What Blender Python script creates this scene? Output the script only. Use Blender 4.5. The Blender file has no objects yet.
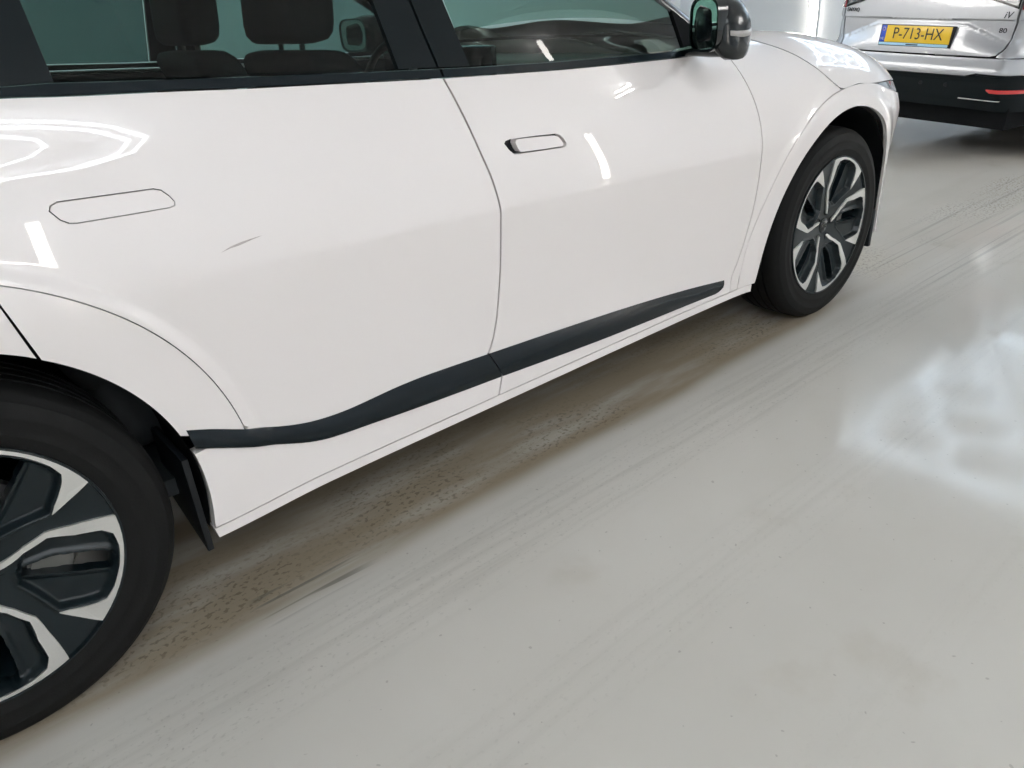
import bpy, bmesh, math, random
import numpy as np
from mathutils import Vector, Matrix, Euler
from mathutils.geometry import delaunay_2d_cdt

random.seed(7)
SC = bpy.context.scene
COL = SC.collection
R = math.radians

# ------------------------------------------------------------------ camera
cam_data = bpy.data.cameras.new('camera')
cam = bpy.data.objects.new('camera', cam_data)
COL.objects.link(cam)
cam.location = (0.11345, -2.3494, 1.21294)
cam.rotation_euler = (1.102624, 0.060962, -0.707797)
cam_data.sensor_width = 36.0
cam_data.lens = 752.868 * 36.0 / 1024.0
cam_data.clip_start = .02
SC.camera = cam

# ------------------------------------------------------------------ world, exposure
world = bpy.data.worlds.new('world'); SC.world = world
world.use_nodes = True
world.node_tree.nodes['Background'].inputs[0].default_value = (.75, .85, 1, 1)
world.node_tree.nodes['Background'].inputs[1].default_value = .6
SC.view_settings.view_transform = 'Standard'
SC.view_settings.look = 'None'
SC.view_settings.gamma = 1
SC.view_settings.use_curve_mapping = False
SC.view_settings.exposure = 0.63
SC.cycles.use_denoising = True
SC.cycles.max_bounces = 10
SC.cycles.transparent_max_bounces = 16
TUBE_POWER = 12.5       # emission of the single bar light and the added far-side honeycomb
SOFT_TUBE_POWER = 7.5   # emission of the dimmed honeycomb above the silver car and of the added fill honeycomb
WALL_TUBE_POWER = 15.0  # emission of the upright wall tubes

# ------------------------------------------------------------------ materials
def nmat(name):
    m = bpy.data.materials.new(name); m.use_nodes = True
    nt = m.node_tree
    return m, nt, nt.nodes['Principled BSDF']
def pmat(name, col, rough=.5, metal=0, coat=0, coat_r=.03, spec=.5, noise=0, nscale=40, bump=0, bscale=200):
    m, nt, b = nmat(name)
    b.inputs['Base Color'].default_value = (*col, 1)
    b.inputs['Roughness'].default_value = rough
    b.inputs['Metallic'].default_value = metal
    b.inputs['Coat Weight'].default_value = coat
    b.inputs['Coat Roughness'].default_value = coat_r
    b.inputs['Specular IOR Level'].default_value = spec
    tc = nt.nodes.new('ShaderNodeTexCoord')
    n = nt.nodes.new('ShaderNodeTexNoise'); n.inputs['Scale'].default_value = nscale
    nt.links.new(tc.outputs['Object'], n.inputs['Vector'])
    if noise:
        r = nt.nodes.new('ShaderNodeMapRange')
        r.inputs['To Min'].default_value = 1 - noise; r.inputs['To Max'].default_value = 1 + noise
        nt.links.new(n.outputs['Fac'], r.inputs['Value'])
        x = nt.nodes.new('ShaderNodeVectorMath'); x.operation = 'SCALE'
        x.inputs[0].default_value = col
        nt.links.new(r.outputs[0], x.inputs['Scale'])
        nt.links.new(x.outputs[0], b.inputs['Base Color'])
    if bump:
        n2 = nt.nodes.new('ShaderNodeTexNoise'); n2.inputs['Scale'].default_value = bscale
        nt.links.new(tc.outputs['Object'], n2.inputs['Vector'])
        bp = nt.nodes.new('ShaderNodeBump'); bp.inputs['Strength'].default_value = bump; bp.inputs['Distance'].default_value = .002
        nt.links.new(n2.outputs['Fac'], bp.inputs['Height'])
        nt.links.new(bp.outputs[0], b.inputs['Normal'])
    return m
def emat(name, col, power):
    m, nt, b = nmat(name)
    b.inputs['Base Color'].default_value = (.9, .9, .9, 1)
    b.inputs['Emission Color'].default_value = (*col, 1)
    b.inputs['Emission Strength'].default_value = power
    return m
def glassmat(name, tint, rough=.0):
    m = bpy.data.materials.new(name); m.use_nodes = True
    nt = m.node_tree; nt.nodes.clear()
    out = nt.nodes.new('ShaderNodeOutputMaterial')
    tr = nt.nodes.new('ShaderNodeBsdfTransparent'); tr.inputs[0].default_value = (*tint, 1)
    gl = nt.nodes.new('ShaderNodeBsdfGlossy'); gl.inputs['Roughness'].default_value = rough
    fr = nt.nodes.new('ShaderNodeFresnel'); fr.inputs['IOR'].default_value = 1.5
    mx = nt.nodes.new('ShaderNodeMixShader')
    nt.links.new(fr.outputs[0], mx.inputs[0]); nt.links.new(tr.outputs[0], mx.inputs[1])
    nt.links.new(gl.outputs[0], mx.inputs[2]); nt.links.new(mx.outputs[0], out.inputs[0])
    return m

M = {}
M['white_paint'] = pmat('white_paint', (.885, .83, .81), .45, coat=1.0, coat_r=.015, noise=.006, nscale=3)
M['silver_paint'] = pmat('silver_paint', (.43, .445, .475), .33, metal=.55, coat=1.0, coat_r=.02, noise=.02, nscale=900)
M['gloss_black'] = pmat('gloss_black', (.006, .009, .011), .16, coat=.15, coat_r=.03, spec=.4)
M['pillar_black'] = pmat('pillar_black', (.005, .009, .011), .35, spec=.25)
M['diffuser'] = pmat('diffuser', (.004, .008, .010), .45, spec=.18)
M['satin_black'] = pmat('satin_black', (.007, .012, .016), .22, spec=.3, bump=.03, bscale=700)
M['plastic_black'] = pmat('plastic_black', (.008, .010, .012), .5, spec=.3, bump=.15, bscale=500)
M['liner'] = pmat('liner', (.006, .007, .008), .9, spec=.15, noise=.2)
M['rubber'] = pmat('rubber', (.008, .0082, .008), .7, spec=.22, noise=.15, nscale=30, bump=.2, bscale=300)
M['dark_alloy'] = pmat('dark_alloy', (.006, .012, .015), .30, spec=.35, coat=.1)
M['machined'] = pmat('machined', (.74, .73, .70), .38, metal=.65, noise=.03, nscale=300)
M['steel'] = pmat('steel', (.20, .20, .20), .4, metal=.8, noise=.05, nscale=120)
M['caliper'] = pmat('caliper', (.22, .22, .205), .45, metal=.5, noise=.1)
M['chrome'] = pmat('chrome', (.75, .77, .8), .12, metal=1)
M['grey_trim'] = pmat('grey_trim', (.42, .40, .38), .3, coat=.4)
M['seat'] = pmat('seat', (.030, .034, .036), .75, noise=.15, nscale=60, bump=.2)
M['cabin'] = pmat('cabin', (.030, .036, .038), .7, noise=.1)
M['cabin_light'] = pmat('cabin_light', (.25, .26, .25), .7, noise=.05)
M['rear_glass'] = glassmat('rear_glass', (.165, .255, .245))
M['front_glass'] = glassmat('front_glass', (.46, .62, .57))
M['lens_clear'] = pmat('lens_clear', (.14, .15, .16), .12, metal=.2, coat=1)
M['lens_red'] = pmat('lens_red', (.30, .012, .016), .15, coat=1)
M['reflector_red'] = pmat('reflector_red', (.62, .03, .03), .25, coat=1)
M['plate_yellow'] = pmat('plate_yellow', (.86, .56, .015), .35, coat=.3, noise=.02)
M['plate_blue'] = pmat('plate_blue', (.02, .08, .62), .35, coat=.3)
M['plate_holder'] = pmat('plate_holder', (.38, .66, .85), .35)
M['ink'] = pmat('ink', (.02, .018, .012), .5)
M['badge'] = pmat('badge', (.06, .065, .075), .25, metal=.6)
M['mark_white'] = pmat('mark_white', (.6, .68, .8), .4)
M['mirror_glass'] = pmat('mirror_glass', (.55, .68, .66), .02, metal=1)
M['scratch'] = pmat('scratch', (.50, .44, .42), .8, noise=.3, nscale=90)
M['tube'] = emat('tube', (1.0, .955, .90), TUBE_POWER)
M['ring_tube'] = emat('ring_tube', (.90, .95, 1.0), 10.5)
M['bright_tube'] = emat('bright_tube', (1.0, .97, .94), 38.0)
M['soft_tube'] = emat('soft_tube', (.66, .83, 1.0), SOFT_TUBE_POWER)
M['wall_tube'] = emat('wall_tube', (1.0, .92, .84), WALL_TUBE_POWER)
M['fitting'] = pmat('fitting', (.75, .76, .77), .4, noise=.03)
M['wall'] = pmat('wall', (.80, .835, .86), .55, noise=.03, nscale=1.3, bump=.06, bscale=80)
M['ceiling'] = pmat('ceiling', (.66, .67, .68), .7, noise=.03, nscale=2)

def floor_material():
    m, nt, b = nmat('epoxy_floor')
    L = nt.links
    def node(t, **k):
        n = nt.nodes.new(t)
        for a, v in k.items(): setattr(n, a, v)
        return n
    def math_(op, a, c=None, clamp=False):
        n = node('ShaderNodeMath', operation=op, use_clamp=clamp)
        for i, v in enumerate((a, c)):
            if v is None: continue
            if isinstance(v, (int, float)): n.inputs[i].default_value = v
            else: L.new(v, n.inputs[i])
        return n.outputs[0]
    def ramp(v, a, c, lo=0., hi=1.):
        n = node('ShaderNodeMapRange', interpolation_type='SMOOTHSTEP')
        n.inputs['From Min'].default_value = a; n.inputs['From Max'].default_value = c
        n.inputs['To Min'].default_value = lo; n.inputs['To Max'].default_value = hi
        L.new(v, n.inputs['Value']); return n.outputs[0]
    tc = node('ShaderNodeTexCoord')
    def noise(scale, vec=(1, 1, 1), detail=4, rough=.55, loc=(0, 0, 0)):
        mp = node('ShaderNodeMapping'); mp.inputs['Scale'].default_value = vec; mp.inputs['Location'].default_value = loc
        L.new(tc.outputs['Object'], mp.inputs['Vector'])
        n = node('ShaderNodeTexNoise'); n.inputs['Scale'].default_value = scale
        n.inputs['Detail'].default_value = detail; n.inputs['Roughness'].default_value = rough
        L.new(mp.outputs[0], n.inputs['Vector']); return n.outputs['Fac']
    sx = node('ShaderNodeSeparateXYZ'); L.new(tc.outputs['Object'], sx.inputs[0])
    X, Y = sx.outputs[0], sx.outputs[1]
    wob = math_('MULTIPLY', math_('SUBTRACT', noise(.7), .5), .12)
    Yw = math_('ADD', Y, wob)
    def band(y0, y1, soft):
        return math_('MULTIPLY', ramp(Yw, y0 - soft, y0 + soft), ramp(Yw, y1 - soft, y1 + soft, 1., 0.))
    def mixc(fac, c1, c2):
        n = node('ShaderNodeMix', data_type='RGBA', blend_type='MIX')
        L.new(fac, n.inputs[0])
        for i, v in ((6, c1), (7, c2)):
            if isinstance(v, tuple): n.inputs[i].default_value = (*v, 1)
            else: L.new(v, n.inputs[i])
        return n.outputs[2]
    cloud = noise(.9, detail=6)
    base = mixc(ramp(cloud, .3, .7), (.585, .560, .510), (.630, .607, .560))
    # blotchy stains
    st = math_('MULTIPLY', ramp(noise(2.6, detail=5, loc=(3, 1, 0)), .60, .72), .30)
    base = mixc(st, base, (.48, .44, .37))
    # brown tyre track along the car
    tr = math_('MULTIPLY', band(-.95, -.40, .04), ramp(noise(1.0, (1.6, 9, 1), detail=5), .05, .60))
    tr = math_('MULTIPLY', tr, ramp(X, 2.7, 3.5, 1., .12))
    base = mixc(math_('MULTIPLY', tr, .85), base, (.30, .235, .15))
    # tread dashes inside the track
    d = math_('MULTIPLY', band(-.90, -.58, .03), ramp(noise(1.0, (60, 85, 1), detail=2), .53, .64))
    d = math_('MULTIPLY', d, ramp(noise(1.1, loc=(5, 5, 0)), .42, .6))
    base = mixc(math_('MULTIPLY', d, .5), base, (.09, .07, .045))
    # lighter second and third track
    for (y0, y1, amt, lc) in ((-1.24, -1.02, .20, 0), (-1.66, -1.48, .09, 7), (-2.05, -1.95, .05, 12)):
        t2 = math_('MULTIPLY', band(y0, y1, .05), ramp(noise(1.0, (1.6, 42, 1), detail=5, loc=(lc, lc, 0)), .42, .70))
        base = mixc(math_('MULTIPLY', t2, amt), base, (.30, .285, .25))
        d2 = math_('MULTIPLY', band(y0, y1, .03), ramp(noise(1.0, (75, 100, 1), detail=2, loc=(lc, 0, 0)), .58, .70))
        base = mixc(math_('MULTIPLY', d2, amt), base, (.2, .19, .17))
    # dark parallel skid lines in front of the car
    sk = math_('MULTIPLY', band(-1.12, -.62, .04), ramp(X, 3.0, 3.6))
    sk = math_('MULTIPLY', sk, ramp(noise(1.0, (.5, 34, 1), detail=2, loc=(1, 4, 0)), .54, .66))
    base = mixc(math_('MULTIPLY', sk, .32), base, (.20, .20, .19))
    # short dark scuffs beside the rear wheel
    sc = math_('MULTIPLY', band(-.98, -.86, .015), math_('MULTIPLY', ramp(X, .44, .50), ramp(X, .66, .78, 1., 0.)))
    sc = math_('MULTIPLY', sc, ramp(noise(1.0, (2.0, 46, 1), detail=1, loc=(2, 2.2, 0)), .50, .60))
    base = mixc(math_('MULTIPLY', sc, .6), base, (.13, .13, .11))
    # specks
    sp = ramp(noise(60, detail=1, loc=(9, 9, 0)), .74, .78)
    base = mixc(math_('MULTIPLY', sp, .35), base, (.2, .18, .15))
    L.new(base, b.inputs['Base Color'])
    b.inputs['Specular IOR Level'].default_value = .14
    rg = ramp(noise(1.7, detail=5, loc=(2, 8, 0)), .35, .68, .08, .15)
    rg = math_('ADD', rg, math_('MULTIPLY', tr, .12))
    L.new(rg, b.inputs['Roughness'])
    bp = node('ShaderNodeBump'); bp.inputs['Strength'].default_value = .04; bp.inputs['Distance'].default_value = .004
    L.new(noise(5.5, detail=3), bp.inputs['Height']); L.new(bp.outputs[0], b.inputs['Normal'])
    return m
M['floor'] = floor_material()

# ------------------------------------------------------------------ helpers
def tag(o, label=None, cat=None, group=None, kind=None):
    if label: o['label'] = label
    if cat: o['category'] = cat
    if group: o['group'] = group
    if kind: o['kind'] = kind
    return o
def link(name, me, mat=None, parent=None):
    o = bpy.data.objects.new(name, me); COL.objects.link(o)
    if mat is not None and me is not None and not me.materials: me.materials.append(M[mat])
    if parent is not None: o.parent = parent
    return o
def empty(name, loc=(0, 0, 0), rot=(0, 0, 0)):
    o = bpy.data.objects.new(name, None); COL.objects.link(o)
    o.location = loc; o.rotation_euler = rot; o.empty_display_size = .2
    return o
def pyme(name, V, F, smooth=False):
    me = bpy.data.meshes.new(name)
    me.from_pydata([tuple(map(float, v)) for v in V], [], [tuple(f) for f in F])
    me.update()
    if smooth:
        for p in me.polygons: p.use_smooth = True
    return me
def bm_mesh(bm, name, smooth=False, angle=None):
    bmesh.ops.recalc_face_normals(bm, faces=bm.faces)
    me = bpy.data.meshes.new(name); bm.to_mesh(me); bm.free()
    if smooth or angle:
        for p in me.polygons: p.use_smooth = True
        if angle: me.set_sharp_from_angle(angle=R(angle))
    return me
def box_bm(bm, x0, x1, y0, y1, z0, z1, bev=0, seg=2):
    r = bmesh.ops.create_cube(bm, size=1)
    for v in r['verts']:
        v.co = Vector(((x0 + x1) / 2 + v.co.x * (x1 - x0), (y0 + y1) / 2 + v.co.y * (y1 - y0), (z0 + z1) / 2 + v.co.z * (z1 - z0)))
    if bev:
        es = list({e for v in r['verts'] for e in v.link_edges})
        bmesh.ops.bevel(bm, geom=es, offset=bev, segments=seg, profile=.6, affect='EDGES')
def box(name, x0, x1, y0, y1, z0, z1, mat, parent=None, bev=0, seg=2):
    bm = bmesh.new(); box_bm(bm, x0, x1, y0, y1, z0, z1, bev, seg)
    return link(name, bm_mesh(bm, name, angle=40 if bev else None), mat, parent)
def lathe(prof, n=64, close=False):
    """profile (radius, outward) turned about the outward axis: x, -o, z"""
    V, F = [], []
    for i in range(n):
        a = 2 * math.pi * i / n
        for r, o in prof: V.append((r * math.cos(a), -o, r * math.sin(a)))
    k = len(prof)
    for i in range(n):
        j = (i + 1) % n
        for q in range(k - 1 if not close else k):
            q2 = (q + 1) % k
            F.append((i * k + q, j * k + q, j * k + q2, i * k + q2))
    return V, F
def inpoly(px, pz, poly):
    poly = np.asarray(poly, float); c = np.zeros(len(px), bool)
    j = len(poly) - 1
    for i in range(len(poly)):
        xi, zi = poly[i]; xj, zj = poly[j]
        if zi != zj:
            c ^= ((zi > pz) != (zj > pz)) & (px < (xj - xi) * (pz - zi) / (zj - zi) + xi)
        j = i
    return c
def distpoly(px, pz, poly):
    P = np.stack([px, pz], 1); d = np.full(len(px), 1e9)
    A = np.asarray(poly, float); B = np.roll(A, -1, 0)
    for a, b in zip(A, B):
        ab = b - a; L2 = ab @ ab
        if L2 < 1e-14: continue
        t = np.clip(((P - a) @ ab) / L2, 0, 1)
        d = np.minimum(d, np.linalg.norm(P - a - t[:, None] * ab, axis=1))
    return d
def densify(poly, seg):
    out = []
    for i in range(len(poly)):
        a = np.array(poly[i], float); b = np.array(poly[(i + 1) % len(poly)], float)
        n = max(1, int(np.ceil(np.linalg.norm(b - a) / seg)))
        for k in range(n): out.append(tuple(a + (b - a) * k / n))
    return out
def inset(poly, d):
    """shrink a closed outline by d"""
    P = np.asarray(poly, float)
    area = .5 * np.sum(P[:, 0] * np.roll(P[:, 1], -1) - np.roll(P[:, 0], -1) * P[:, 1])
    s = 1 if area > 0 else -1
    out = []
    for i in range(len(P)):
        a, b, c = P[i - 1], P[i], P[(i + 1) % len(P)]
        e1 = b - a; e2 = c - b
        n1 = np.array([-e1[1], e1[0]]) * s / (np.linalg.norm(e1) + 1e-12)
        n2 = np.array([-e2[1], e2[0]]) * s / (np.linalg.norm(e2) + 1e-12)
        m = n1 + n2; L = np.linalg.norm(m)
        m = n1 if L < .2 else m / L / max(.5, (m / L) @ n1)
        out.append(tuple(b + m * d))
    return out
def panel(name, poly, mapf, outward, mat, parent, res=.035, depth=.016, extra=(), seg=None, gap=.0018, holes=()):
    """a sheet panel: the outline (a, b) filled with a grid, carried onto the body surface by mapf, rim folded inwards"""
    outward = np.array(outward, float)
    ring = inset(densify(poly, seg or min(res, .02)), gap)
    hr = [densify(h, .02) for h in holes]
    R_ = np.array(ring)
    xs = np.arange(R_[:, 0].min(), R_[:, 0].max(), res); zs = np.arange(R_[:, 1].min(), R_[:, 1].max(), res)
    gx, gz = np.meshgrid(xs, zs); gx = gx.ravel() + (np.tile(np.arange(len(zs)) % 2, (len(xs), 1)).T.ravel()) * res / 2; gz = gz.ravel()
    ex = np.array(extra, float).reshape(-1, 2)
    def keep(x, z, dd):
        k = inpoly(x, z, ring) & (distpoly(x, z, ring) > dd)
        for h in hr: k &= ~inpoly(x, z, h) & (distpoly(x, z, h) > dd)
        return k
    k = keep(gx, gz, .4 * res); gx, gz = gx[k], gz[k]
    if len(ex):
        k = keep(ex[:, 0], ex[:, 1], .003); ex = ex[k]
        if len(ex):
            dd = np.min(np.hypot(gx[:, None] - ex[None, :, 0], gz[:, None] - ex[None, :, 1]), axis=1) if len(gx) else np.zeros(0)
            kk = dd > .3 * res; gx, gz = gx[kk], gz[kk]
    pts = list(ring); edges = [(i, (i + 1) % len(ring)) for i in range(len(ring))]
    for h in hr:
        b0 = len(pts); pts += h; edges += [(b0 + i, b0 + (i + 1) % len(h)) for i in range(len(h))]
    pts += list(zip(gx, gz)) + [tuple(e) for e in ex]
    ov, oe, of, _, _, _ = delaunay_2d_cdt([Vector(q) for q in pts], edges, [], 0, 1e-6)
    P2 = np.array([tuple(v) for v in ov]); T = np.array([f for f in of if len(f) == 3])
    c = P2[T].mean(1)
    k = inpoly(c[:, 0], c[:, 1], ring)
    for h in hr: k &= ~inpoly(c[:, 0], c[:, 1], h)
    T = T[k]
    e = 6e-4
    P3 = mapf(P2[:, 0], P2[:, 1])
    dx = mapf(P2[:, 0] + e, P2[:, 1]) - mapf(P2[:, 0] - e, P2[:, 1])
    dz = mapf(P2[:, 0], P2[:, 1] + e) - mapf(P2[:, 0], P2[:, 1] - e)
    N = np.cross(dx, dz); N /= np.linalg.norm(N, axis=1)[:, None] + 1e-12
    N[N @ outward < 0] *= -1
    tn = np.cross(P3[T[:, 1]] - P3[T[:, 0]], P3[T[:, 2]] - P3[T[:, 0]])
    fl = tn @ outward < 0; T[fl] = T[fl][:, ::-1]
    used = np.unique(T); rem = -np.ones(len(P2), int); rem[used] = np.arange(len(used))
    V = list(P3[used]); NN = list(N[used]); F = [tuple(rem[t]) for t in T]
    # folded rim
    cnt = {}
    for t in T:
        for i in range(3):
            a, b = t[i], t[(i + 1) % 3]
            kx = (min(a, b), max(a, b)); cnt.setdefault(kx, []).append((a, b))
    if depth:
        for kx, l in cnt.items():
            if len(l) != 1: continue
            a, b = l[0]
            q = [P3[a], P3[b], P3[b] - outward * depth, P3[a] - outward * depth]
            n = np.cross(q[1] - q[0], q[3] - q[0]); n = -n / (np.linalg.norm(n) + 1e-12)
            i0 = len(V); V += q; NN += [n] * 4; F.append((i0 + 3, i0 + 2, i0 + 1, i0))
    me = pyme(name, V, F, True)
    me.normals_split_custom_set_from_vertices([tuple(n) for n in NN])
    return link(name, me, mat, parent)
def grid_mesh(name, G, mat, parent, smooth=True, flip=False):
    """G[i][j] points"""
    G = np.asarray(G, float); n, m = G.shape[:2]
    F = [(i * m + j, i * m + j + 1, (i + 1) * m + j + 1, (i + 1) * m + j) for i in range(n - 1) for j in range(m - 1)]
    if flip: F = [f[::-1] for f in F]
    return link(name, pyme(name, G.reshape(-1, 3), F, smooth), mat, parent)
def arc(cx, cz, r, a0, a1, n=24):
    return [(cx + r * math.cos(R(a0 + (a1 - a0) * i / n)), cz + r * math.sin(R(a0 + (a1 - a0) * i / n))) for i in range(n + 1)]
def tube_me(name, pts, rad, n=8):
    cu = bpy.data.curves.new(name, 'CURVE'); cu.dimensions = '3D'; cu.bevel_depth = rad; cu.bevel_resolution = max(1, n // 4); cu.use_fill_caps = True
    sp = cu.splines.new('POLY'); sp.points.add(len(pts) - 1)
    for q, p in zip(sp.points, pts): q.co = (*p, 1)
    o = bpy.data.objects.new(name, cu); COL.objects.link(o)
    dg = bpy.context.evaluated_depsgraph_get(); me = bpy.data.meshes.new_from_object(o.evaluated_get(dg))
    bpy.data.objects.remove(o); me.name = name
    for p in me.polygons: p.use_smooth = True
    return me
def text_obj(name, body, size, mat, parent, mtx, sx=1.0, ext=.0008, shear=0):
    cu = bpy.data.curves.new(name, 'FONT'); cu.body = body; cu.size = size; cu.extrude = ext
    cu.align_x = 'CENTER'; cu.align_y = 'CENTER'; cu.shear = shear; cu.resolution_u = 3
    o = bpy.data.objects.new(name, cu); COL.objects.link(o)
    dg = bpy.context.evaluated_depsgraph_get(); me = bpy.data.meshes.new_from_object(o.evaluated_get(dg))
    bpy.data.objects.remove(o)
    me.transform(mtx @ Matrix.Diagonal((sx, 1, 1, 1)))
    me.materials.clear()
    return link(name, me, mat, parent)
def sstep(a, b, x):
    t = np.clip((x - a) / (b - a), 0, 1); return t * t * (3 - 2 * t)
def cr(xs, ys, x):
    xs = np.asarray(xs, float); ys = np.asarray(ys, float); x = np.clip(np.asarray(x, float), xs[0], xs[-1])
    m = np.gradient(ys, xs)
    i = np.clip(np.searchsorted(xs, x, side='right') - 1, 0, len(xs) - 2)
    h = xs[i + 1] - xs[i]; t = (x - xs[i]) / h
    return (2*t**3 - 3*t**2 + 1)*ys[i] + (t**3 - 2*t**2 + t)*h*m[i] + (-2*t**3 + 3*t**2)*ys[i+1] + (t**3 - t**2)*h*m[i+1]

# ------------------------------------------------------------------ the room
RX0, RX1, RY0, RY1, RH = -6.0, 12.0, -6.6, 7.0, 3.12
def struct(name, *a):
    o = box(name, *a); o['kind'] = 'structure'; return o
struct('floor', RX0, RX1, RY0, RY1, -.1, 0, 'floor')
struct('ceiling', RX0, RX1, RY0, RY1, RH, RH + .1, 'ceiling')
struct('wall_front', RX1, RX1 + .12, RY0 - .12, RY1 + .12, -.1, RH + .1, 'wall')
struct('wall_back', RX0 - .12, RX0, RY0 - .12, RY1 + .12, -.1, RH + .1, 'wall')
struct('wall_right', RX0, RX1, RY0 - .12, RY0, -.1, RH + .1, 'wall')
struct('wall_left', RX0, RX1, RY1, RY1 + .12, -.1, RH + .1, 'wall')

# upright wall tubes: housing, tube, two end caps
def wall_light(loc, rz, label, z0=.12, z1=2.0):
    t = empty('wall_light', loc, (0, 0, rz))
    tag(t, label, 'lamp', 'upright tube lights on the walls')
    box('housing', -.07, .07, -.03, -.002, z0, z1, 'fitting', t, .004)
    bm = bmesh.new(); box_bm(bm, -.058, .058, -.052, -.03, z0 + .04, z1 - .04, .008)
    link('tube', bm_mesh(bm, 'tube', angle=40), 'wall_tube', t)
    for za, zb in ((z0, z0 + .04), (z1 - .04, z1)):
        box('end_cap', -.064, .064, -.055, -.03, za, zb, 'fitting', t, .004)
    return t
wall_light((RX1, 4.43, 0), R(-90), 'upright white tube light on the grey end wall left of the silver car')
wall_light((7.5, RY0, 0), R(180), 'upright white tube light on the side wall, reflected in the front door', z1=1.86)
wall_light((1.25, RY0, 0), R(180), 'upright white tube light on the side wall, reflected above the rear wheel arch', z1=2.4)
wall_light((-3.6, RY1, 0), 0, 'upright white tube light on the far side wall across the white car')
wall_light((RX1, -2.3, 0), R(-90), 'upright white tube light on the end wall right of the silver car')

# hexagon ceiling lights: honeycomb of tubes inside a double rectangular border
HS = .44
def unit_tube(name, L_, w):
    bm = bmesh.new(); box_bm(bm, -L_ / 2, L_ / 2, -w / 2, w / 2, -w * .4, w * .4, w * .2, 2)
    return bm_mesh(bm, name, angle=40)
HEX_ME = {}
for k in ('tube', 'soft_tube'):
    HEX_ME[k] = unit_tube('light_tube', HS * .93, .034); HEX_ME[k].materials.append(M[k])
def hex_light(x0, x1, y0, y1, z, label, mk='tube'):
    t = empty('hexagon_light', ((x0 + x1) / 2, (y0 + y1) / 2, z)); cx, cy = (x0 + x1) / 2, (y0 + y1) / 2
    tag(t, label, 'ceiling light', 'honeycomb ceiling lights')
    hx, hy = (x1 - x0) / 2, (y1 - y0) / 2
    seen = set()
    w = HS * math.sqrt(3)
    ny = int(2 * hy / w) + 2; nx = int(2 * hx / (1.5 * HS)) + 2
    for i in range(-nx, nx + 1):
        for j in range(-ny, ny + 1):
            ox = i * 1.5 * HS; oy = j * w + (w / 2 if i % 2 else 0)
            P = [(ox + HS * math.cos(R(60 * k)), oy + HS * math.sin(R(60 * k))) for k in range(6)]
            for k in range(6):
                a, b = P[k], P[(k + 1) % 6]
                m = ((a[0] + b[0]) / 2, (a[1] + b[1]) / 2)
                key = (round(m[0], 2), round(m[1], 2))
                if key in seen: continue
                if max(abs(a[0]), abs(b[0])) > hx - .06 or max(abs(a[1]), abs(b[1])) > hy - .06: continue
                seen.add(key)
                o = link('light_tube', HEX_ME[mk], None, t)
                o.location = (m[0], m[1], 0); o.rotation_euler = (0, 0, math.atan2(b[1] - a[1], b[0] - a[0]))
    bx = unit_tube('border_tube', 2 * hx, .034); by = unit_tube('border_tube', 2 * hy, .034)
    for me in (bx, by): me.materials.append(M[mk])
    for s in (-1, 1):
        o = link('border_tube', bx, None, t); o.location = (0, s * hy, 0)
        o = link('border_tube', by, None, t); o.location = (s * hx, 0, 0); o.rotation_euler = (0, 0, R(90))
    # thin drop rods up to the ceiling
    rod = tube_me('drop_rod', [(0, 0, 0), (0, 0, RH - z + .002)], .004)
    rod.materials.append(M['fitting'])
    for sx in (-1, 1):
        for sy in (-1, 1):
            o = link('drop_rod', rod, None, t); o.location = (sx * hx, sy * hy, .008)
    return t
HZ = 3.0
hex_light(6.9, 10.55, -1.75, .72, HZ, 'honeycomb ceiling light hanging above the silver car, mirrored in the floor', 'soft_tube')
hex_light(-1.8, 3.4, 2.2, 4.9, HZ, 'unseen honeycomb fill light added over the far side of the white car')  # added out of view to light the far wall and the cabin
hex_light(4.2, 6.3, 3.3, 5.4, HZ, 'unseen honeycomb fill light added beyond the silver car by the far wall', 'soft_tube')  # unseen lamp added to brighten the end wall, far floor and silver car
def ring_light(name, lines, z, label, mk, rods):
    """tubes hung end to end along each line"""
    P = [p for l in lines for p in l]; cx = sum(p[0] for p in P) / len(P); cy = sum(p[1] for p in P) / len(P)
    t = empty(name, (cx, cy, z)); tag(t, label, 'ceiling light')
    for l in lines:
        for p, q in zip(l, l[1:]):
            me = unit_tube('border_tube', math.hypot(q[0] - p[0], q[1] - p[1]) + .02, .034); me.materials.append(M[mk])
            o = link('border_tube', me, None, t)
            o.location = ((p[0] + q[0]) / 2 - cx, (p[1] + q[1]) / 2 - cy, 0); o.rotation_euler = (0, 0, math.atan2(q[1] - p[1], q[0] - p[0]))
    rod = tube_me('drop_rod', [(0, 0, 0), (0, 0, RH - z + .002)], .004); rod.materials.append(M['fitting'])
    for (x, y) in rods:
        o = link('drop_rod', rod, None, t); o.location = (x - cx, y - cy, .008)
OUT1 = [(-1.0, -3.2), (.75, -3.35), (1.11, -3.66), (1.47, -4.06), (1.86, -4.70), (1.91, -5.25), (1.57, -5.50), (.93, -5.24), (-1.0, -5.2), (-1.4, -4.2), (-1.0, -3.2)]
IN1 = [(-.6, -3.65), (.78, -3.71), (1.01, -4.0), (1.10, -4.25), (1.05, -4.52), (.87, -4.62), (-.6, -4.6), (-.85, -4.1), (-.6, -3.65)]
OUT2 = [(x * .955 + (-.045) if x > 0 else x + .12, -4.30 + (y + 4.30) * .93) for x, y in OUT1]
ring_light('ring_light', [OUT1, OUT2, IN1], HZ, 'long ring shaped ceiling light with double outline, reflected in the rear door', 'ring_tube', [OUT1[1], OUT1[6], OUT1[0], OUT1[8]])
C1 = [(6.05, -3.40), (6.53, -3.58), (6.96, -4.0), (7.61, -4.74), (7.98, -5.44), (8.33, -6.09)]
C2 = [(x - .14, y - .16) for x, y in C1[:-1]]
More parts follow.
